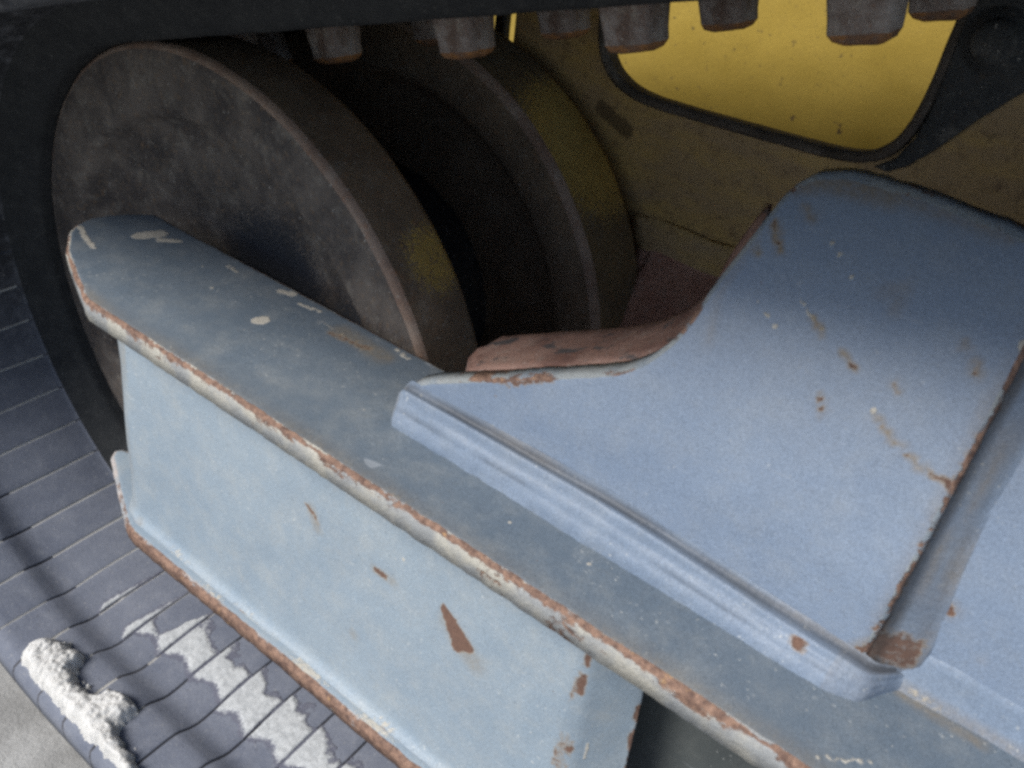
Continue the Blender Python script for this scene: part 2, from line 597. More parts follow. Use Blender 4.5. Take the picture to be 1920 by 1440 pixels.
# ------------------------------------------------------------------ ground
GZ = -0.335
gv, gf = [], []
GN = 120
for j in range(GN + 1):
    for i in range(GN + 1):
        # fine near the machine, reaching far out
        u, v = (i / GN) * 2 - 1, (j / GN) * 2 - 1
        x = 0.9 * u + 59 * u ** 7
        y = -0.2 + 0.9 * v + 59 * v ** 7
        gv.append((x, y, GZ + 0.004 * fbm((x, y), 9, 4)))
for j in range(GN):
    for i in range(GN):
        a = j * (GN + 1) + i
        gf.append((a, a + 1, a + GN + 2, a + GN + 1))
g = link("ground", mesh("ground", gv, gf, [ground_mat()]))
g['kind'] = 'structure'

# ------------------------------------------------------------------ rubber track
R0, NEU = 0.28, 0.314                       # inner surface radius on the wrap, neutral-layer radius
TH = math.radians(14.5)                     # the upper run climbs to the rear
WRAP = math.pi - TH                         # angle the belt turns round the idler
PITCH = 0.0425
X_END = 1.35


def belt(s, h):
    """s = 0 under the axle, positive to the rear on the lower run, negative round the front. Returns x, z; h is height into the loop."""
    r = R0 - h
    if s >= 0:
        return s, -r
    a = -s / NEU
    if a <= WRAP:
        ang = -math.pi / 2 - a
        return r * math.cos(ang), r * math.sin(ang)
    L = (a - WRAP) * NEU
    ang = -math.pi / 2 - WRAP
    return r * math.cos(ang) + L * math.cos(TH), r * math.sin(ang) + L * math.sin(TH)


def belt_frame(s):
    x0, z0 = belt(s, 0)
    x1, z1 = belt(s, 0.01)
    up = Vector((x1 - x0, 0, z1 - z0)).normalized()
    return Vector((x0, 0, z0)), up


PROF = [(-0.2065, -0.030), (-0.2065, -0.012), (-0.2045, -0.004), (-0.200, 0.0005), (-0.196, 0.003), (-0.188, 0.0035), (-0.175, 0.0035),
        (-0.160, 0.0038), (-0.152, 0.0034), (-0.147, 0.0018), (-0.140, -0.0022), (-0.134, -0.0048), (-0.129, -0.0060), (-0.122, -0.0060),
        (-0.110, -0.0048), (-0.095, -0.003), (-0.078, -0.0015), (-0.060, -0.0005), (-0.045, 0.0), (-0.034, 0.0), (-0.030, 0.001),
        (-0.024, 0.009), (-0.016, 0.020), (-0.011, 0.0275), (-0.006, 0.0297), (0.05, 0.0297), (0.062, 0.024), (0.20, 0.024),
        (0.212, 0.0297), (0.285, 0.0297), (0.291, 0.0275), (0.30, 0.018), (0.312, 0.001), (0.32, 0.0), (0.40, -0.003),
        (0.41, -0.005), (0.425, 0.003), (0.48, 0.003), (0.487, -0.004), (0.492, -0.012), (0.492, -0.030)]


def groove_mask(y):
    if y < -0.03:
        return sstep(-0.2065, -0.198, y) * 1.0
    if y > 0.31:
        return sstep(0.492, 0.48, y) if y > 0.48 else 1.0
    return 0.0


S_LO, S_HI = -(WRAP * NEU + 1.45), X_END
stations = []                                # (s, depth factor, bulge factor, groove id)
k0 = int((S_LO - 0.0125) / PITCH)
for k in range(k0, int((S_HI - 0.0125) / PITCH) + 1):
    s = 0.0125 + k * PITCH + 0.0012 * nz((k * 1.7, 0.3))
    w = 0.0011 * (1 + 0.3 * nz((k * 2.3, 1.3)))
    stations += [(s - w - 0.0012, 0, 0.2, k), (s - w, 0.15, 0, k), (s - 0.4 * w, 1, 0, k), (s + 0.4 * w, 1, 0, k), (s + w, 0.15, 0, k), (s + w + 0.0012, 0, 0.2, k)]
    for q in (0.25, 0.5, 0.75):
        stations.append((s + PITCH * q, 0, 1 - abs(q - 0.5), None))
stations.sort(key=lambda a: a[0])
verts, faces, fm = [], [], []
K = len(PROF)
for (s, dep, bul, k) in stations:
    for (y, h) in PROF:
        gm = groove_mask(y)
        # the cracks do not run dead straight
        ss = s + 0.0013 * nz((y * 14, (k or 0) * 0.9)) * gm + 0.0035 * gm * sstep(-0.11, -0.2, y) * (1 if k is None or True else 0) * 0.3
        hh = h - (0.0012 if (k is not None and -0.46 < s < 0.02) else 0.0034) * dep * gm + 0.00025 * bul * gm + 0.0006 * fbm((s, y), 30, 2)
        x, z = belt(ss, hh)
        verts.append((x, y, z))
for i in range(len(stations) - 1):
    kk = stations[i][3]
    is_g = kk is not None and kk == stations[i + 1][3] and stations[i][1] > 0 and stations[i + 1][1] > 0
    for j in range(K - 1):
        y = 0.5 * (PROF[j][0] + PROF[j + 1][0])
        a = i * K + j
        faces.append((a, a + 1, a + K + 1, a + K))
        if -0.03 < y < 0.31:
            fm.append(1)
        elif is_g:
            s = stations[i][0]
            dusty = s < 0.02 and y < -0.034 or (s < 0.06 and y < -0.15)
            if -0.150 < y < -0.125 or y < -0.194:
                dusty = False
            if s < -0.46:
                dusty = False
            fm.append(2 if dusty else 3)
        else:
            fm.append(0)
    a, b = i * K, i * K + K - 1                  # outer skin
    faces.append((a, a + K, b + K, b))
    fm.append(1)
track = thing("rubber_track", "black rubber crawler track with cracked dusty inner face looped round the idler", "rubber track", (0, 0.14, GZ))
link("belt", fix_normals(mesh("belt", verts, faces, [M_RUB, M_RUBD, M_GROOVE, M_GROOVED], fm)), track)

# guide lugs: two rows hanging from the upper run, pitch three link lengths
bm = bmesh.new()
prof = [(0.0, 1.0, 1.0), (0.012, 0.97, 0.96), (0.032, 0.92, 0.88), (0.048, 0.87, 0.80), (0.0545, 0.82, 0.73), (0.0580, 0.70, 0.60), (0.0598, 0.46, 0.36)]
rings = []
NS = 24
for (hh, sx, sy) in prof:
    ring = []
    for q in range(NS):
        a = 2 * math.pi * q / NS
        e = 0.42
        cx_, sx_ = math.cos(a), math.sin(a)
        px_ = math.copysign(abs(cx_) ** e, cx_) * 0.0187 * sx
        py_ = math.copysign(abs(sx_) ** e, sx_) * 0.0185 * sy
        n_ = 1 + 0.15 * fbm((px_, py_, hh), 75, 4)
        ring.append(bm.verts.new((px_ * n_, py_ * n_, hh + 0.0012 * nz((px_, py_, hh), 90))))
    rings.append(ring)
for r in range(len(rings) - 1):
    for q in range(NS):
        f = bm.faces.new((rings[r][q], rings[r][(q + 1) % NS], rings[r + 1][(q + 1) % NS], rings[r + 1][q]))
        f.material_index = 1 if r >= 4 else 0
        f.smooth = True
f = bm.faces.new(rings[-1])
f.material_index = 1
lug_me = bpy.data.meshes.new("guide_lug")
bm.to_mesh(lug_me)
bm.free()
lug_me.materials.append(M_LUG)
lug_me.materials.append(M_LUGTIP)
fix_normals(lug_me)


def s_of_x_upper(x):
    ang = -math.pi / 2 - WRAP
    return -(WRAP * NEU + (x - R0 * math.cos(ang) - 0.055 * math.sin(TH)) / math.cos(TH))


LUG_S0 = s_of_x_upper(0.2955)
LP = 3 * PITCH * 0.985
lug = None
for row_y, ds in ((0.093, 0.0), (0.190, -0.011)):
    for k in range(-8, 22):
        s = LUG_S0 + ds + k * LP
        if not (S_LO + 0.05 < s < S_HI - 0.05):
            continue
        p, up = belt_frame(s)
        # stand on the belt's centre, taller than the running rails
        zax = up
        yax = Vector((0, 1, 0))
        xax = yax.cross(zax)
        if lug is None:
            lug = link("guide_lug", lug_me, track)
            o = lug
        else:
            o = lug.copy()
            COL.objects.link(o)
            o.parent = track
        M = Matrix((xax, yax, zax)).transposed().to_4x4()
        if random.random() < 0.5:
            M = M @ Matrix.Rotation(math.pi, 4, 'Z')
        M.translation = p + Vector((0, row_y, 0)) - track.location
        o.matrix_basis = M

# tread bars on the outside of the belt
bm = bmesh.new()
box_bm(bm, Vector((0, 0, 0)), (0.030, 0.30, 0.026))
bmesh.ops.bevel(bm, geom=bm.edges[:], offset=0.004, segments=2, affect='EDGES')
tr_me = bpy.data.meshes.new("tread_bar")
bm.to_mesh(tr_me)
bm.free()
tr_me.materials.append(M_RUBD)
bar = None
n = 0
s = S_LO + 0.05
while s < S_HI - 0.03:
    p, up = belt_frame(s)
    xax = Vector((0, 1, 0)).cross(up)
    if bar is None:
        bar = link("tread_bar", tr_me, track)
        o = bar
    else:
        o = bar.copy()
        COL.objects.link(o)
        o.parent = track
    M = Matrix((xax, Vector((0, 1, 0)), up)).transposed().to_4x4()
    M.translation = p - up * 0.041 + Vector((0, (-0.050 if n % 2 else 0.335), 0)) - track.location
    o.matrix_basis = M
    n += 1
    s += PITCH * 1.5

# ------------------------------------------------------------------ idler wheel
R = 0.25
idler = thing("idler_wheel", "rusty twin-flange idler wheel with dished face inside the front of the track", "idler wheel", (0, 0.14, -R))
lathe("wheel_disc", [(0.0, 0.024), (0.06, 0.024), (0.10, 0.023), (0.15, 0.021), (0.178, 0.020), (0.188, 0.018), (0.194, 0.012), (0.198, 0.004), (0.202, 0.0008),
                     (0.208, 0.0), (0.225, 0.0002), (0.240, 0.0), (0.2452, 0.0006)], [M_WHEEL], idler, 200, wob=0.0005)
lathe("disc_edge", [(0.2450, 0.0006), (0.2472, 0.0016), (0.2490, 0.0034), (0.2500, 0.0062)], [M_WRIM_EDGE], idler, 200, wob=0.0005)
lathe("rim", [(0.2500, 0.0060), (0.2502, 0.030), (0.2500, 0.052), (0.2485, 0.0562), (0.245, 0.0572), (0.215, 0.0575), (0.205, 0.060), (0.12, 0.066)], [M_RIM], idler, 200, wob=0.0005)
lathe("hub", [(0.12, 0.064), (0.118, 0.10), (0.112, 0.13), (0.118, 0.17), (0.12, 0.215)], [M_HUB], idler, 96, wob=0.0006)
lathe("wheel_disc", [(0.12, 0.214), (0.16, 0.217), (0.190, 0.219), (0.198, 0.214), (0.203, 0.207), (0.209, 0.2052), (0.225, 0.205), (0.243, 0.205)],
      [M_RIM], idler, 200, wob=0.0006, label="inner flange of the idler, dark and rusty")
lathe("disc_edge", [(0.243, 0.205), (0.2465, 0.2056), (0.2488, 0.2075), (0.2500, 0.211)], [M_WRIM_EDGE], idler, 200, wob=0.0006)
lathe("rim", [(0.2500, 0.2108), (0.2502, 0.245), (0.2500, 0.274), (0.248, 0.280), (0.20, 0.2815), (0.05, 0.2815), (0.0, 0.2815)], [M_RIM2], idler, 200,
      wob=0.0005, label="far rim with worn yellow paint")
# ------------------------------------------------------------------ track frame
frame = thing("track_frame", "grey painted steel track frame with rusty cut edges lying across the idler wheel", "track frame", (0.5, -0.06, GZ))


def marks(mk, axis, val, pick):
    """Turn pixel marks into plane-space capsules: (kind, [(px,py),...], radius px, strength)."""
    out = []
    for kind, pts, rad, stren in mk:
        q = [at(px, py, axis, val) for px, py in pts]
        c = sum(q, Vector()) / len(q)
        rm = rad * (c - CAM).dot(FWD) / FPX
        out.append((kind, [(p[pick[0]], p[pick[1]]) for p in q], rm, stren))
    return out


def attr_from(mk, extra=None):
    def f(u, v):
        d = {"rust": 0.0, "mud": 0.0, "stain_tone": 0.0, "dark": 0.0}
        for kind, pts, r, stren in mk:
            best = 9e9
            if len(pts) == 1:
                best = math.hypot(u - pts[0][0], v - pts[0][1])
            else:
                for a, b in zip(pts, pts[1:]):
                    best = min(best, segd((u, v), a, b))
            x = stren * sstep(1.5 * r, 0.25 * r, best)
            if x > d[kind]:
                d[kind] = x
        if extra:
            extra(u, v, d)
        return d
    return f


ZA = 0.115
# --- top plate
a_out = [(-0.050, -0.0095), (-0.062, -0.022), (-0.071, -0.036), (-0.0745, -0.050), (-0.071, -0.064), (-0.062, -0.075), (-0.036, -0.092),
         (0.018, -0.113), (0.026, -0.117), (0.036, -0.1195), (0.86, -0.1195), (0.86, -0.0095)]
a_marks = marks([
    ('mud', [(262, 442), (300, 438)], 17, 1.0), ('mud', [(300, 450), (335, 452)], 9, .9), ('mud', [(490, 600)], 17, 1.1), ('mud', [(478, 602), (498, 600)], 10, 1.0),
    ('mud', [(150, 425), (162, 450), (176, 465)], 8, .75), ('mud', [(398, 540)], 6, .8), ('mud', [(525, 545), (550, 552)], 9, .9), ('mud', [(560, 568), (600, 585)], 6, .8),
    ('mud', [(430, 500), (445, 512)], 7, .7), ('mud', [(660, 640)], 7, .6), ('mud', [(640, 632), (700, 665)], 16, .42), ('mud', [(600, 600), (640, 625)], 8, .5),
    ('mud', [(740, 655), (765, 672)], 6, .8), ('mud', [(683, 770)], 6, .9), ('rust', [(620, 625), (690, 655)], 10, .5), ('stain_tone', [(640, 620), (720, 670)], 22, .5),
    ('mud', [(380, 500)], 5, .7), ('stain_tone', [(180, 580), (330, 690)], 12, .35), ('rust', [(1360, 1405), (1500, 1440)], 12, .3),
    ('mud', [(1530, 1420), (1640, 1432)], 9, .7), ('mud', [(1430, 1240)], 6, .6), ('mud', [(1510, 1330)], 7, .6),
    ('mud', [(953, 985), (965, 960), (968, 945)], 2.2, .9), ('mud', [(1080, 1065), (1110, 1055), (1130, 1040)], 2.0, .8),
    ('stain_tone', [(1690, 1300), (1760, 1345), (1840, 1395)], 14, .5), ('mud', [(1720, 1315), (1920, 1436)], 6, .42),
], 2, ZA, (0, 1))


def a_extra(u, v, d):
    e = v + 0.1195
    d["rust"] = max(d["rust"], 0.50 * sstep(0.006, 0.0, e) * (0.55 + 1.1 * nz((u, v), 30)))
    d["stain_tone"] = max(d["stain_tone"], 0.45 * sstep(0.016, 0.002, e) * (0.6 + 0.8 * nz((u, v), 18, 3)))
    # pale dirt dried along the inner edge
    i = -0.0095 - v
    d["mud"] = max(d["mud"], 0.55 * sstep(0.012, 0.0, i) * (0.55 + 0.9 * nz((u, v), 45, 7)))


plate("top_plate", a_out, lambda u, v, w: (u, v, ZA - w), 0.016, 0.0028, 0.003, [M_A, M_EDGE], frame, attr_from(a_marks, a_extra), rag=0.0006, wave=0.0006, edge=(0.52, 0.10, -0.40))

# --- bottom plate, its front corner cut off like the top plate's
ZC = -0.100
c_out = [(-0.052, -0.062), (-0.064, -0.068), (-0.067, -0.074), (-0.061, -0.081), (-0.02, -0.100), (0.016, -0.1165), (0.026, -0.1205), (0.040, -0.1215), (0.86, -0.1215), (0.86, -0.062)]


def c_extra(u, v, d):
    d["rust"] = max(d["rust"], 0.75 * sstep(0.0055, 0.0005, v + 0.1215) * (0.8 + 0.6 * nz((u, v), 25)))
    d["mud"] = max(d["mud"], 0.56 * sstep(0.009, 0.002, abs(v + 0.1155)) * sstep(0.03, 0.09, u) * (0.75 + 0.7 * nz((u, v), 30, 2)))


plate("bottom_plate", c_out, lambda u, v, w: (u, v, ZC - w), 0.013, 0.0035, 0.003, [M_WEB, M_EDGE_LOW], frame, attr_from([], c_extra), rag=0.0008)

# --- web between them: flat panel, both ends folded back, foot curving out into the bottom plate
WY = -0.092
plan = [(-0.0450, -0.0700), (0.0195, WY), (0.4280, WY), (0.4540, -0.0690)]
plen = [0.0]
for p, q in zip(plan, plan[1:]):
    plen.append(plen[-1] + math.hypot(q[0] - p[0], q[1] - p[1]))
FR = 0.008
LV = (ZA - 0.016) - (ZC + FR) + 0.0005


def web_map(u, v, w):
    # u along the plan line, v downwards from under the top plate
    for i in range(3):
        if u <= plen[i + 1] or i == 2:
            t = (u - plen[i]) / (plen[i + 1] - plen[i])
            p, q = Vector(plan[i]), Vector(plan[i + 1])
            c = p + (q - p) * t
            d = (q - p).normalized()
            nrm = Vector((d.y, -d.x))
            break
    # soften the fold lines
    for kf in (1, 2):
        du = u - plen[kf]
        if abs(du) < 0.006:
            b = (1 - abs(du) / 0.006) ** 2
            sgn = -1
            c = c + Vector((0, 0.0012 * b))
    c = c + nrm * (-0.004 + 0.019 * min(1.0, v / LV) * sstep(plen[0] - 0.01, plen[1] + 0.004, u) - 0.010 * (1 - sstep(plen[0], plen[1], u)) * min(1.0, v / LV))
    z = ZA - 0.016 + 0.0005
    if v <= LV:
        return (c.x - nrm.x * w, c.y - nrm.y * w, z - v)
    a = (v - LV) / FR
    off = FR * (1 - math.cos(a))
    dz = FR * math.sin(a)
    return (c.x + nrm.x * (off - w * math.cos(a)), c.y + nrm.y * (off - w * math.cos(a)), z - LV - dz - w * math.sin(a))


VB = LV + FR * 1.50
u0, u1, u2, u3 = plen
w_out = [(u0, 0), (u3, 0), (u3, VB), (u2, VB), (u1 + 0.012, VB), (u1 - 0.012, VB - 0.004), (u1 - 0.022, LV + 0.004), (u1 - 0.028, LV - 0.008),
         (u1 - 0.040, LV - 0.013), (u1 - 0.052, LV - 0.011), (u0 + 0.002, LV - 0.020)]


def web_uv(px, py):
    p = at(px, py, 1, WY)
    return (u1 + p.x - plan[1][0], ZA - 0.0155 - p.z)


def wm(kind, pts, rad, stren):
    c = at(*pts[0], 1, WY)
    return (kind, [web_uv(*p) for p in pts], rad * (c - CAM).dot(FWD) / FPX, stren)


w_marks = [
    wm('rust', [(840, 1135), (868, 1205)], 9, 1.1), wm('rust', [(850, 1150), (890, 1205)], 11, 1.1), wm('rust', [(862, 1200), (893, 1208)], 9, 1.0), wm('rust', [(858, 1165), (876, 1195)], 12, 1.0), wm('rust', [(846, 1142), (868, 1180)], 8, .8), wm('rust', [(905, 1215)], 5, .6), wm('rust', [(826, 1128)], 4, .55),
    wm('stain_tone', [(850, 1160), (900, 1230)], 26, .45),
    wm('rust', [(582, 942), (594, 958)], 6, .75), wm('rust', [(597, 962), (604, 975)], 6, .55), wm('stain_tone', [(590, 950), (604, 985)], 13, .5),
    wm('rust', [(712, 1062), (732, 1076)], 7, .75), wm('stain_tone', [(710, 1060), (745, 1085)], 12, .4), wm('mud', [(683, 1165)], 6, .9), wm('stain_tone', [(684, 1172)], 12, .4),
    wm('rust', [(723, 976)], 5, .6), wm('stain_tone', [(300, 960), (298, 990)], 12, .35), wm('mud', [(250, 850), (262, 862)], 4, .8), wm('stain_tone', [(215, 850), (240, 870)], 10, .4),
    wm('mud', [(560, 905), (640, 960), (800, 1060), (1000, 1160)], 5, .36), wm('mud', [(1090, 1420), (1097, 1395)], 5, .9), wm('mud', [(760, 1045), (772, 1052)], 3, .9),
]


def w_extra(u, v, d):
    if u < u1:
        d["stain_tone"] = max(d["stain_tone"], 0.20 + 0.25 * nz((u, v), 30, 6))  # folded end toned darker than the flat panel
    d["mud"] = max(d["mud"], 0.50 * sstep(0.004, 0.0, abs(u - u1 - 0.003)) * (0.7 + 0.6 * nz((u, v), 40, 8)))
    if u > u2 - 0.004:
        e0, e1 = abs(u - u2), abs(u - u3)
        n_ = fbm((u * 2.0, v), 40, 3, 3)
        d["rust"] = max(d["rust"], 1.0 * sstep(0.005, 0.0, min(e0, e1)) * sstep(-0.3, 0.25, n_))
    d["mud"] = max(d["mud"], 0.50 * sstep(0.02, 0.0, VB - v) * (0.7 + 0.7 * nz((u, v), 35, 5)))


plate("web_plate", w_out, web_map, 0.007, 0.0012, 0.003, [M_WEB, M_EDGE_D], frame, attr_from(w_marks, w_extra), rag=0.0004, wave=0.0011, bent=True)
# dark plate further in, behind the open bay
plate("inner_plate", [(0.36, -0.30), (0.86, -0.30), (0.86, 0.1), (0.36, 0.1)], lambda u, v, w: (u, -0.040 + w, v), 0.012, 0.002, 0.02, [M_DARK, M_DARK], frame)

# --- bracket plate standing on the top plate
DY = -0.060
TILT, Z_B0, Z_B1 = math.radians(72), 0.160, 0.335  # bend added to shade the bracket's upper half


def lean(z):
    """The bracket is pressed: its upper half leans back under the belt."""
    if z <= Z_B0:
        return 0.0
    k = TILT / (Z_B1 - Z_B0)
    q = min(z, Z_B1) - Z_B0
    return -math.log(math.cos(k * q)) / k + max(0.0, z - Z_B1) * math.tan(TILT)


def on_bracket(x, z, y0=DY):
    """Where the sight line through (x, DY, z) meets the leaning surface."""
    d = Vector((x, DY, z)) - CAM
    y = y0
    for _ in range(30):
        p = CAM + d * ((y - CAM.y) / d.y)
        y = 0.5 * y + 0.5 * (y0 + lean(p.z))
    return (p.x, p.z)


d_curve = [(0.2625, 0.1135), (0.2665, 0.127), (0.2735, 0.1375), (0.284, 0.1445), (0.297, 0.1515), (0.325, 0.167), (0.352, 0.1818), (0.380, 0.197), (0.396, 0.2065), (0.4105, 0.2195),
           (0.422, 0.237), (0.431, 0.2655), (0.440, 0.2885), (0.4485, 0.310), (0.4545, 0.3185), (0.462, 0.3225), (0.478, 0.3245), (0.500, 0.324), (0.5405, 0.320)]
d_out = chaikin([on_bracket(*p) for p in d_curve], 2, closed=False) + [(0.5405, 0.1135)]
d_marks = marks([
    ('rust', [(1450, 415), (1463, 468)], 5, .62), ('stain_tone', [(1450, 415), (1465, 475)], 9, .9), ('stain_tone', [(1412, 450), (1422, 475)], 7, .8),
    ('stain_tone', [(1505, 392), (1530, 410)], 8, .8), ('mud', [(1530, 412), (1562, 458), (1600, 528)], 3, .85), ('mud', [(1385, 520), (1420, 565), (1460, 622)], 3, .7),
    ('mud', [(1497, 555), (1520, 590), (1570, 652)], 3, .75), ('stain_tone', [(1520, 595), (1545, 630)], 6, .9), ('rust', [(1528, 608), (1542, 626)], 3, .5),
    ('stain_tone', [(1575, 655), (1606, 690)], 6, .9), ('rust', [(1590, 680), (1606, 691)], 4, .65), ('rust', [(1535, 745), (1541, 768)], 6, .8), ('stain_tone', [(1535, 740), (1542, 775)], 9, .6),
    ('mud', [(1632, 770)], 8, 2.0), ('mud', [(1640, 636)], 4, .9), ('stain_tone', [(1640, 782), (1700, 850), (1720, 872)], 7, .85), ('rust', [(1690, 838), (1708, 856)], 5, .62), ('rust', [(1648, 792), (1660, 808)], 3, .5),
    ('rust', [(1745, 885), (1768, 900)], 6, .62), ('stain_tone', [(1735, 880), (1790, 915)], 9, .7), ('mud', [(1738, 888), (1770, 915)], 6, .5),
    ('rust', [(1676, 715), (1682, 733)], 5, .55), ('stain_tone', [(1676, 712), (1684, 738)], 8, .6), ('stain_tone', [(1807, 640), (1810, 652)], 10, .6), ('rust', [(1828, 684), (1834, 698)], 7, .72), ('stain_tone', [(1825, 678), (1836, 702)], 12, .6),
    ('mud', [(1708, 775), (1730, 782), (1748, 768)], 5, .42), ('stain_tone', [(1655, 545), (1700, 540), (1680, 580)], 16, .28), ('mud', [(1914, 650)], 11, 1.5),
    ('rust', [(1725, 1025)], 8, .5), ('rust', [(1785, 905), (1770, 960)], 5, .5), ('rust', [(1605, 1220), (1640, 1214)], 8, 1.0), ('rust', [(1640, 1175)], 9, .8), ('stain_tone', [(1600, 1222), (1660, 1200)], 18, .7),
    ('rust', [(950, 722), (1030, 714)], 6, .75), ('rust', [(880, 712), (950, 716)], 5, .7), ('rust', [(932, 743)], 4, .7), ('mud', [(1060, 1020), (1075, 1030)], 4, .0),
    ('mud', [(1270, 758)], 3, .7), ('mud', [(1430, 672)], 3, .7), ('stain_tone', [(1360, 1100), (1400, 1120)], 8, .25),
    ('mud', [(1330, 590), (1350, 560)], 10, .3), ('stain_tone', [(1330, 640), (1345, 560), (1400, 470)], 10, .25),
    ('stain_tone', [(1500, 345), (1560, 340), (1680, 370)], 22, .75), ('stain_tone', [(1680, 372), (1900, 445)], 14, .5),
], 1, DY, (0, 2))
d_marks = [(k_, [on_bracket(*p) for p in pts], r_, s_) for k_, pts, r_, s_ in d_marks]


def d_extra(u, v, d):
    e = 0.5405 - u
    d["rust"] = max(d["rust"], 0.62 * sstep(0.003, 0.0003, e) * (0.7 + 0.9 * nz((u, v), 33)))
    d["stain_tone"] = max(d["stain_tone"], 0.5 * sstep(0.009, 0.001, e) * (0.6 + 0.9 * nz((u, v), 35, 3)))


plate("bracket_plate", d_out, lambda u, v, w: (u, DY + lean(v) + w * math.cos(0.7 * min(1, lean(v) * 18)), v), 0.012, 0.0022, 0.0026, [M_D, M_EDGE_D], frame, attr_from(d_marks, d_extra), rag=0.0006, wave=0.0012)

# --- thick backing plate whose torch-cut top edge shows behind the bracket
gp = chaikin([on_bracket(*p) for p in d_curve[3:13]], 2, closed=False)


def g_low(p):
    n_ = 0.0006 + 0.0045 * math.exp(-((p[0] - 0.420) / 0.011) ** 2)
    return n_


gv_, gf_ = [], []
ys = [-0.0478, -0.036, -0.024, -0.012, 0.0, 0.008, 0.0105]
prev = None
cols = []
for i, p in enumerate(gp):
    q0 = gp[max(0, i - 1)]
    q1 = gp[min(len(gp) - 1, i + 1)]
    t_ = Vector((q1[0] - q0[0], q1[1] - q0[1])).normalized()
    nn = Vector((-t_.y, t_.x))
    col_ = []
    yf = max(-0.0478, DY + lean(p[1]) + 0.0128)
    yb = max(0.0105, yf + 0.030)
    for j, yq in enumerate(ys):
        tq = (yq - ys[0]) / (ys[-1] - ys[0])
        y = yf + (yb - yf) * tq
        dn = g_low(p) * (1 - tq) + (0.0025 if j == len(ys) - 1 else 0.0) - 0.010 * tq * sstep(0.37, 0.425, p[0]) + 0.0011 * fbm((p[0], y, p[1]), 70, 4)
        # the end facet runs back at a slant
        sh = -0.0265 * sstep(-0.056, -0.018, y) * sstep(0.40, 0.30, p[0])
        if i < 3 and j > 3:
            sh += 0.012 * (3 - i) / 3 * (j - 3) / 3
        zc = 0.549 * sh * (1 if p[0] < 0.40 else 0)
        base_x = max(p[0], 0.3085 + 0.0004 * i) if p[0] < 0.3085 else p[0]
        base_z = p[1] if base_x == p[0] else 0.1445 + (base_x - 0.284) * 0.549
        col_.append((base_x + sh - nn.x * dn, y, base_z + zc - nn.y * dn))
    cols.append(col_)
for col_ in cols:
    gv_ += col_
kq = len(ys)
nc = len(cols)
for i in range(nc - 1):
    for j in range(kq - 1):
        a = i * kq + j
        gf_.append((a, a + 1, a + kq + 1, a + kq))
# front, inner and end skirts down to the top plate
for (ii, jj) in ([(range(nc), 0), (range(nc), kq - 1)]):
    b0 = len(gv_)
    for i in ii:
        x, y, z = cols[i][jj]
        gv_.append((x, y if jj else -0.0478, 0.1145))
    for i in range(nc - 1):
        a = i * kq + jj
        gf_.append((a, a + kq, b0 + i + 1, b0 + i))
b0 = len(gv_)
for j in range(kq):
    x, y, z = cols[0][j]
    gv_.append((x - 0.004, y, 0.1145))
for j in range(kq - 1):
    gf_.append((j, j + 1, b0 + j + 1, b0 + j))
b0 = len(gv_)
for j in range(kq):
    x, y, z = cols[-1][j]
    gv_.append((x, y, 0.1145))
for j in range(kq - 1):
    a = (nc - 1) * kq + j
    gf_.append((a, a + 1, b0 + j + 1, b0 + j))
me = mesh("backing_plate", gv_, gf_, [M_CUT])
link("backing_plate", fix_normals(me), frame, "thick backing plate with rough rusty torch-cut edge")

# --- side plate beyond the seam, set a little back
FY = -0.0475
f_marks = marks([('rust', [(1772, 1135), (1778, 1146)], 13, 1.0), ('stain_tone', [(1775, 1140)], 24, .5), ('mud', [(1817, 1198)], 4, .9), ('mud', [(1875, 1180)], 3, .7), ('stain_tone', [(1840, 1235)], 12, .2)], 1, FY, (0, 2))
plate("side_plate", [(0.5412, 0.1155), (0.86, 0.1155), (0.86, 0.322), (0.5412, 0.322)], lambda u, v, w: (u, FY + lean(v) + w, v), 0.012, 0.001, 0.003, [M_D, M_EDGE_D], frame,
      attr_from(f_marks), wave=0.0008, label="grey side plate to the right of the rusty seam")

# --- weld beads
SEC = [(0.0002, 1.05), (-0.0010, 0.90), (-0.0030, 0.80), (-0.0088, 0.955), (-0.0102, 0.91), (-0.0108, 0.80), (-0.0115, 0.70), (-0.0126, 0.635), (-0.0138, 0.60), (-0.0150, 0.46),
       (-0.0158, 0.38), (-0.0168, 0.33), (-0.0180, 0.20), (-0.0186, 0.09), (-0.0192, -0.03)]


def weld_sec(x):
    H = 0.0235 - 0.0095 * sstep(0.40, 0.54, x)
    e = sstep(0.2625, 0.2745, x)
    e2 = sstep(0.566, 0.530, x)
    e = math.sqrt(max(0.0, e)) * (0.03 + 0.97 * math.sqrt(e2))
    out = []
    for j, (dy, fz) in enumerate(SEC):
        y = DY + (FY - DY) * sstep(0.543, 0.560, x) + dy * (0.80 + 0.14 * sstep(0.28, 0.5, x)) * max(e, 0.05)
        z = ZA + H * fz * (0.15 + 0.85 * e)
        n_ = 0.0007 * fbm((x * 0.22, y, z), 150, 3) + 0.0004 * fbm((x, y, z), 60, 3) + 0.00005 * math.sin(2 * math.pi * x / 0.0042 + 2 * j * 0.25 + 2 * nz((x, 0), 40))
        if 0 < j < len(SEC) - 1:
            y -= n_
            z += 0.8 * n_
        # ragged toe
        if j >= len(SEC) - 3:
            y -= 0.0008 * fbm((x, 0.3), 90, 3)
        out.append((x + 0.0004 * nz((x, z), 80), y, z))
    return out


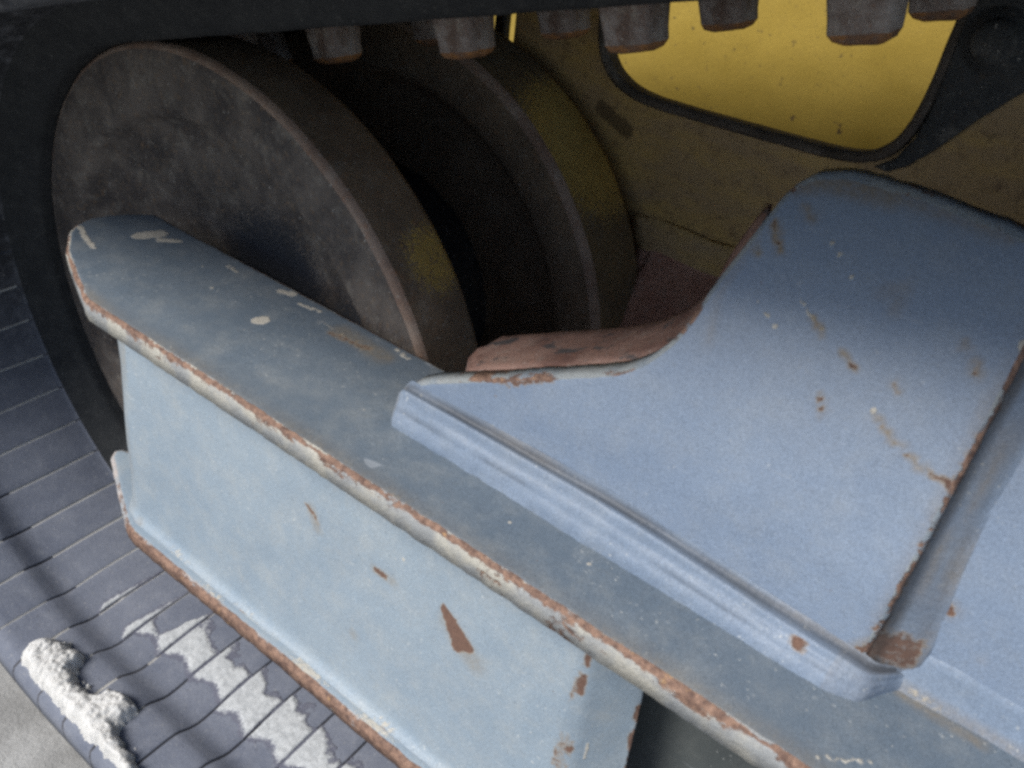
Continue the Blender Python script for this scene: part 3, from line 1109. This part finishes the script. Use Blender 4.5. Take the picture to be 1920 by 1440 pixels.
xs = [0.2622 + i * 0.0011 for i in range(int((0.5665 - 0.2622) / 0.0011) + 1)]
at_rows = {"rust": [], "mud": [], "stain_tone": [], "dark": []}
for x in xs:
    for j in range(len(SEC)):
        rr = 0.0
        st = 0.0
        md = 0.0
        dx = x - 0.5145
        if j in (5, 6, 7, 8):
            rr = 0.8 * math.exp(-(dx / 0.004) ** 2)
        if x < 0.272:
            md = 0.62 * sstep(0.272, 0.264, x)
            st = 0.5 * sstep(0.276, 0.264, x)
        if j <= 1:
            st = max(st, 0.35 * sstep(-0.2, 0.5, nz((x, 0.7), 18)))
        if x > 0.53:
            st = max(st, 0.3 * sstep(-0.3, 0.4, nz((x, 1.7), 60)))
        if j in (6, 7) and 0.42 < x < 0.55:
            rr = max(rr, 0.38 * sstep(0.0, 0.5, nz((x, 3.3), 40)))
        at_rows["rust"].append(rr)
        at_rows["mud"].append(md)
        at_rows["stain_tone"].append(st)
        at_rows["dark"].append(0.30 * sstep(0.0, 0.35, nz((x, 5.1), 25)) if j == 9 else (0.62 + 0.25 * nz((x, 7.7), 30) if j in (1, 2) else (0.22 if j == 3 else 0.0)))  # shade of the bead's top groove painted into its colour
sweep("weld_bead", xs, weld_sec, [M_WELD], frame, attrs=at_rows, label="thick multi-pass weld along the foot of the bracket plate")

SEC2 = [(0.0006, 1.0), (-0.0012, 0.93), (-0.0024, 0.75), (-0.0034, 0.52), (-0.0048, 0.32), (-0.0064, 0.14), (-0.0078, -0.03)]


def weld2(x):
    H = 0.020 + 0.004 * nz((x, 0.2), 20)
    e = sstep(0.540, 0.552, x)
    out = []
    for j, (dy, fz) in enumerate(SEC2):
        n_ = 0.0007 * fbm((x * 0.6, dy, fz * H), 110, 4, 3) + 0.00005 * math.sin(2 * math.pi * x / 0.0046 + j * 0.5)
        out.append((x, FY + dy * (1.0 + 0.15 * nz((x, 9.0), 30)) - n_ * (0 < j < 6) - 0.002 * (1 - e) * (j > 2), ZA + H * fz + 0.6 * n_))
    return out


xs2 = [0.546 + i * 0.0014 for i in range(int(0.3 / 0.0014))]
a2 = {"rust": [], "mud": [], "stain_tone": [], "dark": []}
for x in xs2:
    for j in range(len(SEC2)):
        a2["rust"].append(0.0)
        a2["mud"].append((0.46 if j >= 5 else 0.0) * sstep(-0.3, 0.3, nz((x, 2.0), 20)))
        a2["stain_tone"].append(0.35 if j >= 5 else 0.0)
        a2["dark"].append(0.0)
sweep("weld_bead", xs2, weld2, [M_WELD], frame, attrs=a2, label="low weld along the foot of the side plate")

# seam weld up the joint between bracket and side plate
SEC3 = [(0.0398, DY + 0.0030), (0.0408, DY + 0.0042), (0.0428, DY + 0.0068), (0.0458, DY + 0.0085), (0.0490, DY + 0.0098), (0.0525, DY + 0.0112), (0.0550, DY + 0.0124), (0.0562, FY + 0.0003)]


def weld3(z):
    out = []
    k_ = 1.0 + 0.35 * sstep(0.20, 0.13, z)
    for j, (dx, y) in enumerate(SEC3):
        n_ = 0.0006 * fbm((dx, y, z * 0.7), 130, 4, 7) + 0.00006 * math.sin(2 * math.pi * z / 0.005)
        out.append((0.5 + 0.040 + (dx - 0.040) * k_, y - (n_ if 0 < j < len(SEC3) - 1 else 0) - 0.003 * sstep(0.150, 0.125, z) * (0 < j < 7) + lean(z), z))
    return out


zs = [0.118 + i * 0.0014 for i in range(int(0.204 / 0.0014))]
a3 = {"rust": [], "mud": [], "stain_tone": [], "dark": []}
for z in zs:
    for j in range(len(SEC3)):
        r_ = 0.62 * sstep(0.148, 0.138, z) * sstep(0.118, 0.13, z) if j < 6 else 0.0
        if j <= 1:
            r_ = max(r_, 0.45 + 0.3 * nz((z, 1.0), 40))
        a3["rust"].append(r_)
        a3["mud"].append(0.0)
        a3["stain_tone"].append(0.45 * sstep(-0.2, 0.4, nz((z, j * 0.4), 25)))
        a3["dark"].append(0.7 if j in (1, 2) else (0.25 if 2 < j < 6 else 0.0))  # grime and the strip's shade painted as one dark tone
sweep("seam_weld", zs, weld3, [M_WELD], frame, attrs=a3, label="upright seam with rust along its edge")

# ------------------------------------------------------------------ yellow undercarriage frame behind the wheel
uf = thing("undercarriage_frame", "dusty yellow undercarriage frame with a rounded opening, standing behind the idler", "machine frame", (0.4, 0.33, GZ))
IY = 0.30
op = [(0.150, 0.46), (0.1515, 0.285), (0.156, 0.250), (0.166, 0.2335), (0.182, 0.2235), (0.205, 0.2185), (0.25, 0.2185), (0.33, 0.2200), (0.375, 0.2215), (0.396, 0.2275), (0.409, 0.2420), (0.4155, 0.266), (0.418, 0.32), (0.4185, 0.46)]
op = chaikin(op, 2, closed=False)
i_out = [(0.055, -0.15), (0.9, -0.15), (0.9, 0.46)] + op[::-1] + [(0.135, 0.46), (0.060, 0.46)]
i_marks = marks([('rust', [(1130, 205), (1175, 245)], 22, .75), ('rust', [(1115, 170), (1130, 190)], 10, .5), ('rust', [(1300, 250), (1500, 330)], 12, .2)], 1, IY, (0, 2))
plate("side_panel", i_out, lambda u, v, w: (u, IY + w, v), 0.014, 0.002, 0.006, [M_YFRAME, M_LIP], uf, attr_from(i_marks), rag=0.0003, wave=0.001)
# rolled lip round the opening
lv, lf = [], []
NL = 10
opr = resample(op, 0.004, closed=False)
for i, p in enumerate(opr):
    q0, q1 = opr[max(0, i - 1)], opr[min(len(opr) - 1, i + 1)]
    t_ = Vector((q1[0] - q0[0], q1[1] - q0[1])).normalized()
    nn = Vector((-t_.y, t_.x))
    for k in range(NL):
        a = 2 * math.pi * k / NL
        rr = 0.0044 * (1 + 0.10 * fbm((p[0], p[1], a * 0.02), 50, 3))
        lv.append((p[0] - nn.x * 0.0025 + nn.x * rr * math.cos(a), IY - 0.001 + 1.3 * rr * math.sin(a), p[1] - nn.y * 0.0025 + nn.y * rr * math.cos(a)))
for i in range(len(opr) - 1):
    for k in range(NL):
        a, b = i * NL + k, i * NL + (k + 1) % NL
        lf.append((a, b, b + NL, a + NL))
link("opening_lip", fix_normals(mesh("opening_lip", lv, lf, [M_LIP])), uf)
# dark gusset right of the opening with a bolt boss
strut = [(0.398, 0.2190), (0.410, 0.2285), (0.4185, 0.246), (0.4215, 0.268), (0.4225, 0.455), (0.60, 0.455), (0.52, 0.345), (0.471, 0.291), (0.452, 0.268),
         (0.435, 0.2435), (0.420, 0.2255), (0.408, 0.2175)]
plate("gusset", strut, lambda u, v, w: (u, IY - 0.0065 + w, v), 0.006, 0.003, 0.006, [M_STRUT, M_STRUT], uf, None, rag=0.0005, wave=0.001)
bc = at(1868, 78, 1, IY - 0.008)
bme = []
verts, faces = [], []
pr = [(0.0, -0.010), (0.009, -0.010), (0.0125, -0.0085), (0.014, -0.005), (0.0145, 0.0), (0.021, 0.001), (0.0215, 0.004)]
for i in range(40):
    a = 2 * math.pi * i / 40
    for r_, y_ in pr:
        verts.append((bc.x + r_ * math.cos(a), bc.y + y_, bc.z + r_ * math.sin(a)))
for i in range(40):
    for j in range(len(pr) - 1):
        a, b = i * len(pr) + j, ((i + 1) % 40) * len(pr) + j
        faces.append((a, a + 1, b + 1, b))
link("bolt_head", fix_normals(mesh("bolt_head", verts, faces, [M_STRUT])), uf)
pl = at(938, 20, 1, 0.33)
plate("stay_bar", [(pl.x - 0.0075, 0.16), (pl.x + 0.0055, 0.16), (pl.x + 0.0085, 0.46), (pl.x - 0.002, 0.46)], lambda u, v, w: (u, 0.33 + w, v), 0.010, 0.002, 0.008, [M_STRUT, M_STRUT], uf)
# lower rail: narrow dusty ledge, then a sloping rusty face
rl = [(0.2985, 0.1200), (0.2965, 0.1185), (0.2945, 0.100), (0.2930, 0.0915), (0.2905, 0.0890), (0.240, 0.0330), (0.17, -0.045), (0.165, -0.06), (0.30, -0.06)]


def rail_sec(x):
    out = []
    for j, (y, z) in enumerate(rl):
        x_ = x
        if x < 0.235:
            x_ = 0.2135 + (0.012 if z < 0.095 else 0.0) + (x - 0.2135) + 0.012 * sstep(0.09, 0.03, z) * 0.6
        n_ = 0.0008 * fbm((x, y, z), 50, 3)
        out.append((x_, y - n_, z + n_ + (0.004 * fbm((x, 0.4), 22, 3) if j <= 3 else 0.0)))
    return out


xr = [0.2135 + 0.006 * i for i in range(90)]
sweep("lower_rail", xr, rail_sec, [M_RAIL, M_YFRAME], uf, close=True, fmf=lambda i, j: 1 if j <= 2 else 0, label="sloping rusty rail below the dusty ledge")

# ------------------------------------------------------------------ yellow body panel and black chassis beyond
JY = 0.665
j_marks = marks([('rust', [(1488, 222), (1487, 248)], 5, .75), ('rust', [(1522, 212)], 5, .6), ('rust', [(1568, 232), (1578, 252)], 8, .7), ('rust', [(1594, 262)], 8, .5), ('rust', [(1665, 242)], 6, .5),
                 ('rust', [(1505, 180), (1506, 200)], 3, .3), ('rust', [(1312, 62)], 6, .5), ('rust', [(1700, 100), (1690, 210)], 9, .28)], 1, JY, (0, 2))
body = thing("body_panel", "bright yellow machine body panel with dirt specks, seen through the rounded opening", "body panel", (0.4, JY, GZ))
plate("panel_sheet", [(-0.33, -0.20), (1.3, -0.20), (1.3, 0.42), (-0.33, 0.42)], lambda u, v, w: (u, JY + w, v), 0.012, 0.004, 0.008, [M_YELLOW, M_YELLOW], body, attr_from(j_marks), wave=0.0015)
ch = thing("chassis", "black machine chassis in shadow behind the yellow panel", "chassis", (-0.1, 0.95, GZ))
bm = bmesh.new()
box_bm(bm, Vector((-0.1, 0.95, 0.03)), (3.0, 0.40, 0.70))
bmesh.ops.bevel(bm, geom=bm.edges[:], offset=0.02, segments=3, affect='EDGES')
me = bpy.data.meshes.new("chassis_beam")
bm.to_mesh(me)
bm.free()
me.materials.append(M_CHASSIS)
link("chassis_beam", me, ch)


# ------------------------------------------------------------------ mud and dust lying on the track
def heap(name, fld, bounds, step, mats, lift=0.0, kind=None):
    """A heap on the belt: fld(s, y) gives its thickness."""
    s0, s1, y0, y1 = bounds
    ns, ny = int((s1 - s0) / step), int((y1 - y0) / step)
    cov = 'cov' in kind if kind else False
    H = [[fld(s0 + i * step, y0 + j * step) for j in range(ny + 1)] for i in range(ns + 1)]
    idx, verts, faces, cv = {}, [], [], []

    def vid(i, j):
        if (i, j) not in idx:
            s, y = s0 + i * step, y0 + j * step
            # belt surface there
            hs = PROF[0][1]
            for a, b in zip(PROF, PROF[1:]):
                if a[0] <= y <= b[0] and b[0] > a[0]:
                    hs = a[1] + (b[1] - a[1]) * (y - a[0]) / (b[0] - a[0])
            hq = H[i][j]
            if cov:
                cv.append(hq)
                hq = 0.0004 + 0.0013 * min(1.0, max(0.0, hq)) + 0.0004 * fbm((s, y), 200, 3) * sstep(0, 1, hq) if hq > -0.5 else -0.0010
            x, z = belt(s, hs + lift + max(hq, -0.0012))
            idx[(i, j)] = len(verts)
            verts.append((x, y, z))
        return idx[(i, j)]
    for i in range(ns):
        for j in range(ny):
            if max(H[i][j], H[i + 1][j], H[i][j + 1], H[i + 1][j + 1]) > (-0.30 if cov else 0):
                faces.append((vid(i, j), vid(i + 1, j), vid(i + 1, j + 1), vid(i, j + 1)))
    return link(name, fix_normals(mesh(name, verts, faces, mats, None, {'cov': cv} if cov else None)))


blobs = [(-0.064, -0.187, 0.0165), (-0.050, -0.179, 0.0140), (-0.050, -0.191, 0.0160), (-0.032, -0.191, 0.0160), (-0.034, -0.174, 0.0115), (-0.014, -0.192, 0.0150), (0.004, -0.194, 0.0135),
         (0.020, -0.194, 0.0135), (0.031, -0.185, 0.0145), (0.038, -0.174, 0.0140), (0.048, -0.173, 0.0115), (0.042, -0.192, 0.0145), (0.058, -0.196, 0.0120), (0.072, -0.198, 0.0115), (0.088, -0.2000, 0.0110), (0.102, -0.202, 0.0085)]


crumbs = []
rc = random.Random(3)
for _ in range(46):
    b_ = rc.choice(blobs)
    an, rr_ = rc.uniform(0, 6.28), b_[2] + rc.uniform(0.001, 0.010)
    crumbs.append((b_[0] + rr_ * math.cos(an), min(-0.150, max(-0.206, b_[1] + rr_ * math.sin(an))), rc.uniform(0.0009, 0.0022)))


def clump_f(s, y):
    # a smooth union of overlapping lumps with a crumbly skin
    a = 0.0
    for (bs, by, br) in blobs:
        d2 = ((s - bs) ** 2 + (y - by - 0.0035) ** 2) / (br * br)
        if d2 < 6:
            a += math.exp(-2.2 * d2)
    for (bs, by, br) in crumbs:
        d2 = ((s - bs) ** 2 + (y - by) ** 2) / (br * br)
        if d2 < 5:
            a += 0.16 * math.exp(-1.2 * d2)
    v = a - 0.13 + 0.11 * fbm((s, y), 110, 4)
    lim = -0.2000 + 0.0030 * fbm((s, 0.1), 95, 3)
    v = min(v, (y - lim) / 0.0045)
    if v <= 0:
        return -0.002
    base = 0.0135 * (1 - math.exp(-3.2 * v))
    crumb = 0.0019 * fbm((s, y), 240, 3, 5) + 0.0022 * fbm((s, y), 75, 2, 2)
    return base + crumb * min(1, 4 * v) + 0.0008 + 0.0016 * min(1.0, 5 * v)


o = heap("mud_clump", clump_f, (-0.09, 0.115, -0.214, -0.152), 0.0011, [M_MUD])
o['label'] = "pale crumbly lump of dried mud lying on the outer edge of the rubber track"
o['category'] = "mud"

grooves = [0.0125 + k * PITCH + 0.0012 * nz((k * 1.7, 0.3)) for k in range(-12, 12)]
# pads of dust between the cracks: (crack index start, inner reach at its left, inner reach at its right)
lo = lambda s: -0.103 - 0.004 * nz((s, 1.0), 30)


def dust_f(s, y):
    gd = min(abs(s - g_ - 0.0013 * nz((y * 14, 0.9 * k))) for k, g_ in zip(range(-12, 12), grooves))
    # where in its pad
    ph = ((s - 0.0125) / PITCH) % 1.0
    pad = math.floor((s - 0.0125) / PITCH)
    v = -1.0
    e_out = y + 0.106 + 0.004 * math.cos(2 * math.pi * ph) + 0.0016 * fbm((s, y), 130, 3)       # outer edge in the valley
    if pad >= 4:
        reach = -0.075 - 0.012 * ph + 0.0
        reach = -0.066 * (1 - ph) + ph * -0.080
    elif pad >= 0:
        reach = -0.060 - 0.016 * ph
    elif pad == -1:
        reach = -0.050 * (1 - sstep(0.55, 1.0, 1 - ph)) - 0.080 * sstep(0.3, 1.0, 1 - ph) - 0.004
        reach = -0.092 + 0.045 * sstep(0.55, 1.0, ph)
    elif pad in (-2, -3):
        # wedge lying against the next crack only
        t = sstep(-0.118, -0.05, y)
        wdt = 0.0105 * (1 - t) * sstep(-0.125, -0.112, y) + 0.0012
        if pad == -3:
            wdt *= 0.75
        v = (wdt - (1 - ph) * PITCH) / 0.004 + 0.15 * fbm((s, y), 160, 3)
        if y < -0.122 or y > -0.042:
            v = -1
        reach = None
    else:
        return -2.0
    if reach is not None:
        e_in = reach - y + 0.0120 * fbm((s, y), 48, 5, 3) + 0.009 * nz((pad * 3.7, 0.5))
        v = min(e_out + 0.006 * nz((pad * 2.9, 4.5)), e_in) / 0.006
    # speckled ragged margin
    v += 0.25 * fbm((s, y), 260, 3, 8) * (1 if v < 0.6 else 0.3)
    v = min(v, (gd - 0.0012) / 0.0012)
    if y > -0.04 or s > 0.31:
        return -2.0
    return max(-2.0, min(1.5, v))


o = heap("dust", dust_f, (-0.115, 0.32, -0.128, -0.038), 0.0011, [M_DUST], kind='cov')
o['kind'] = 'stuff'
o['label'] = "pale dried dust caked between the cracks of the rubber track"
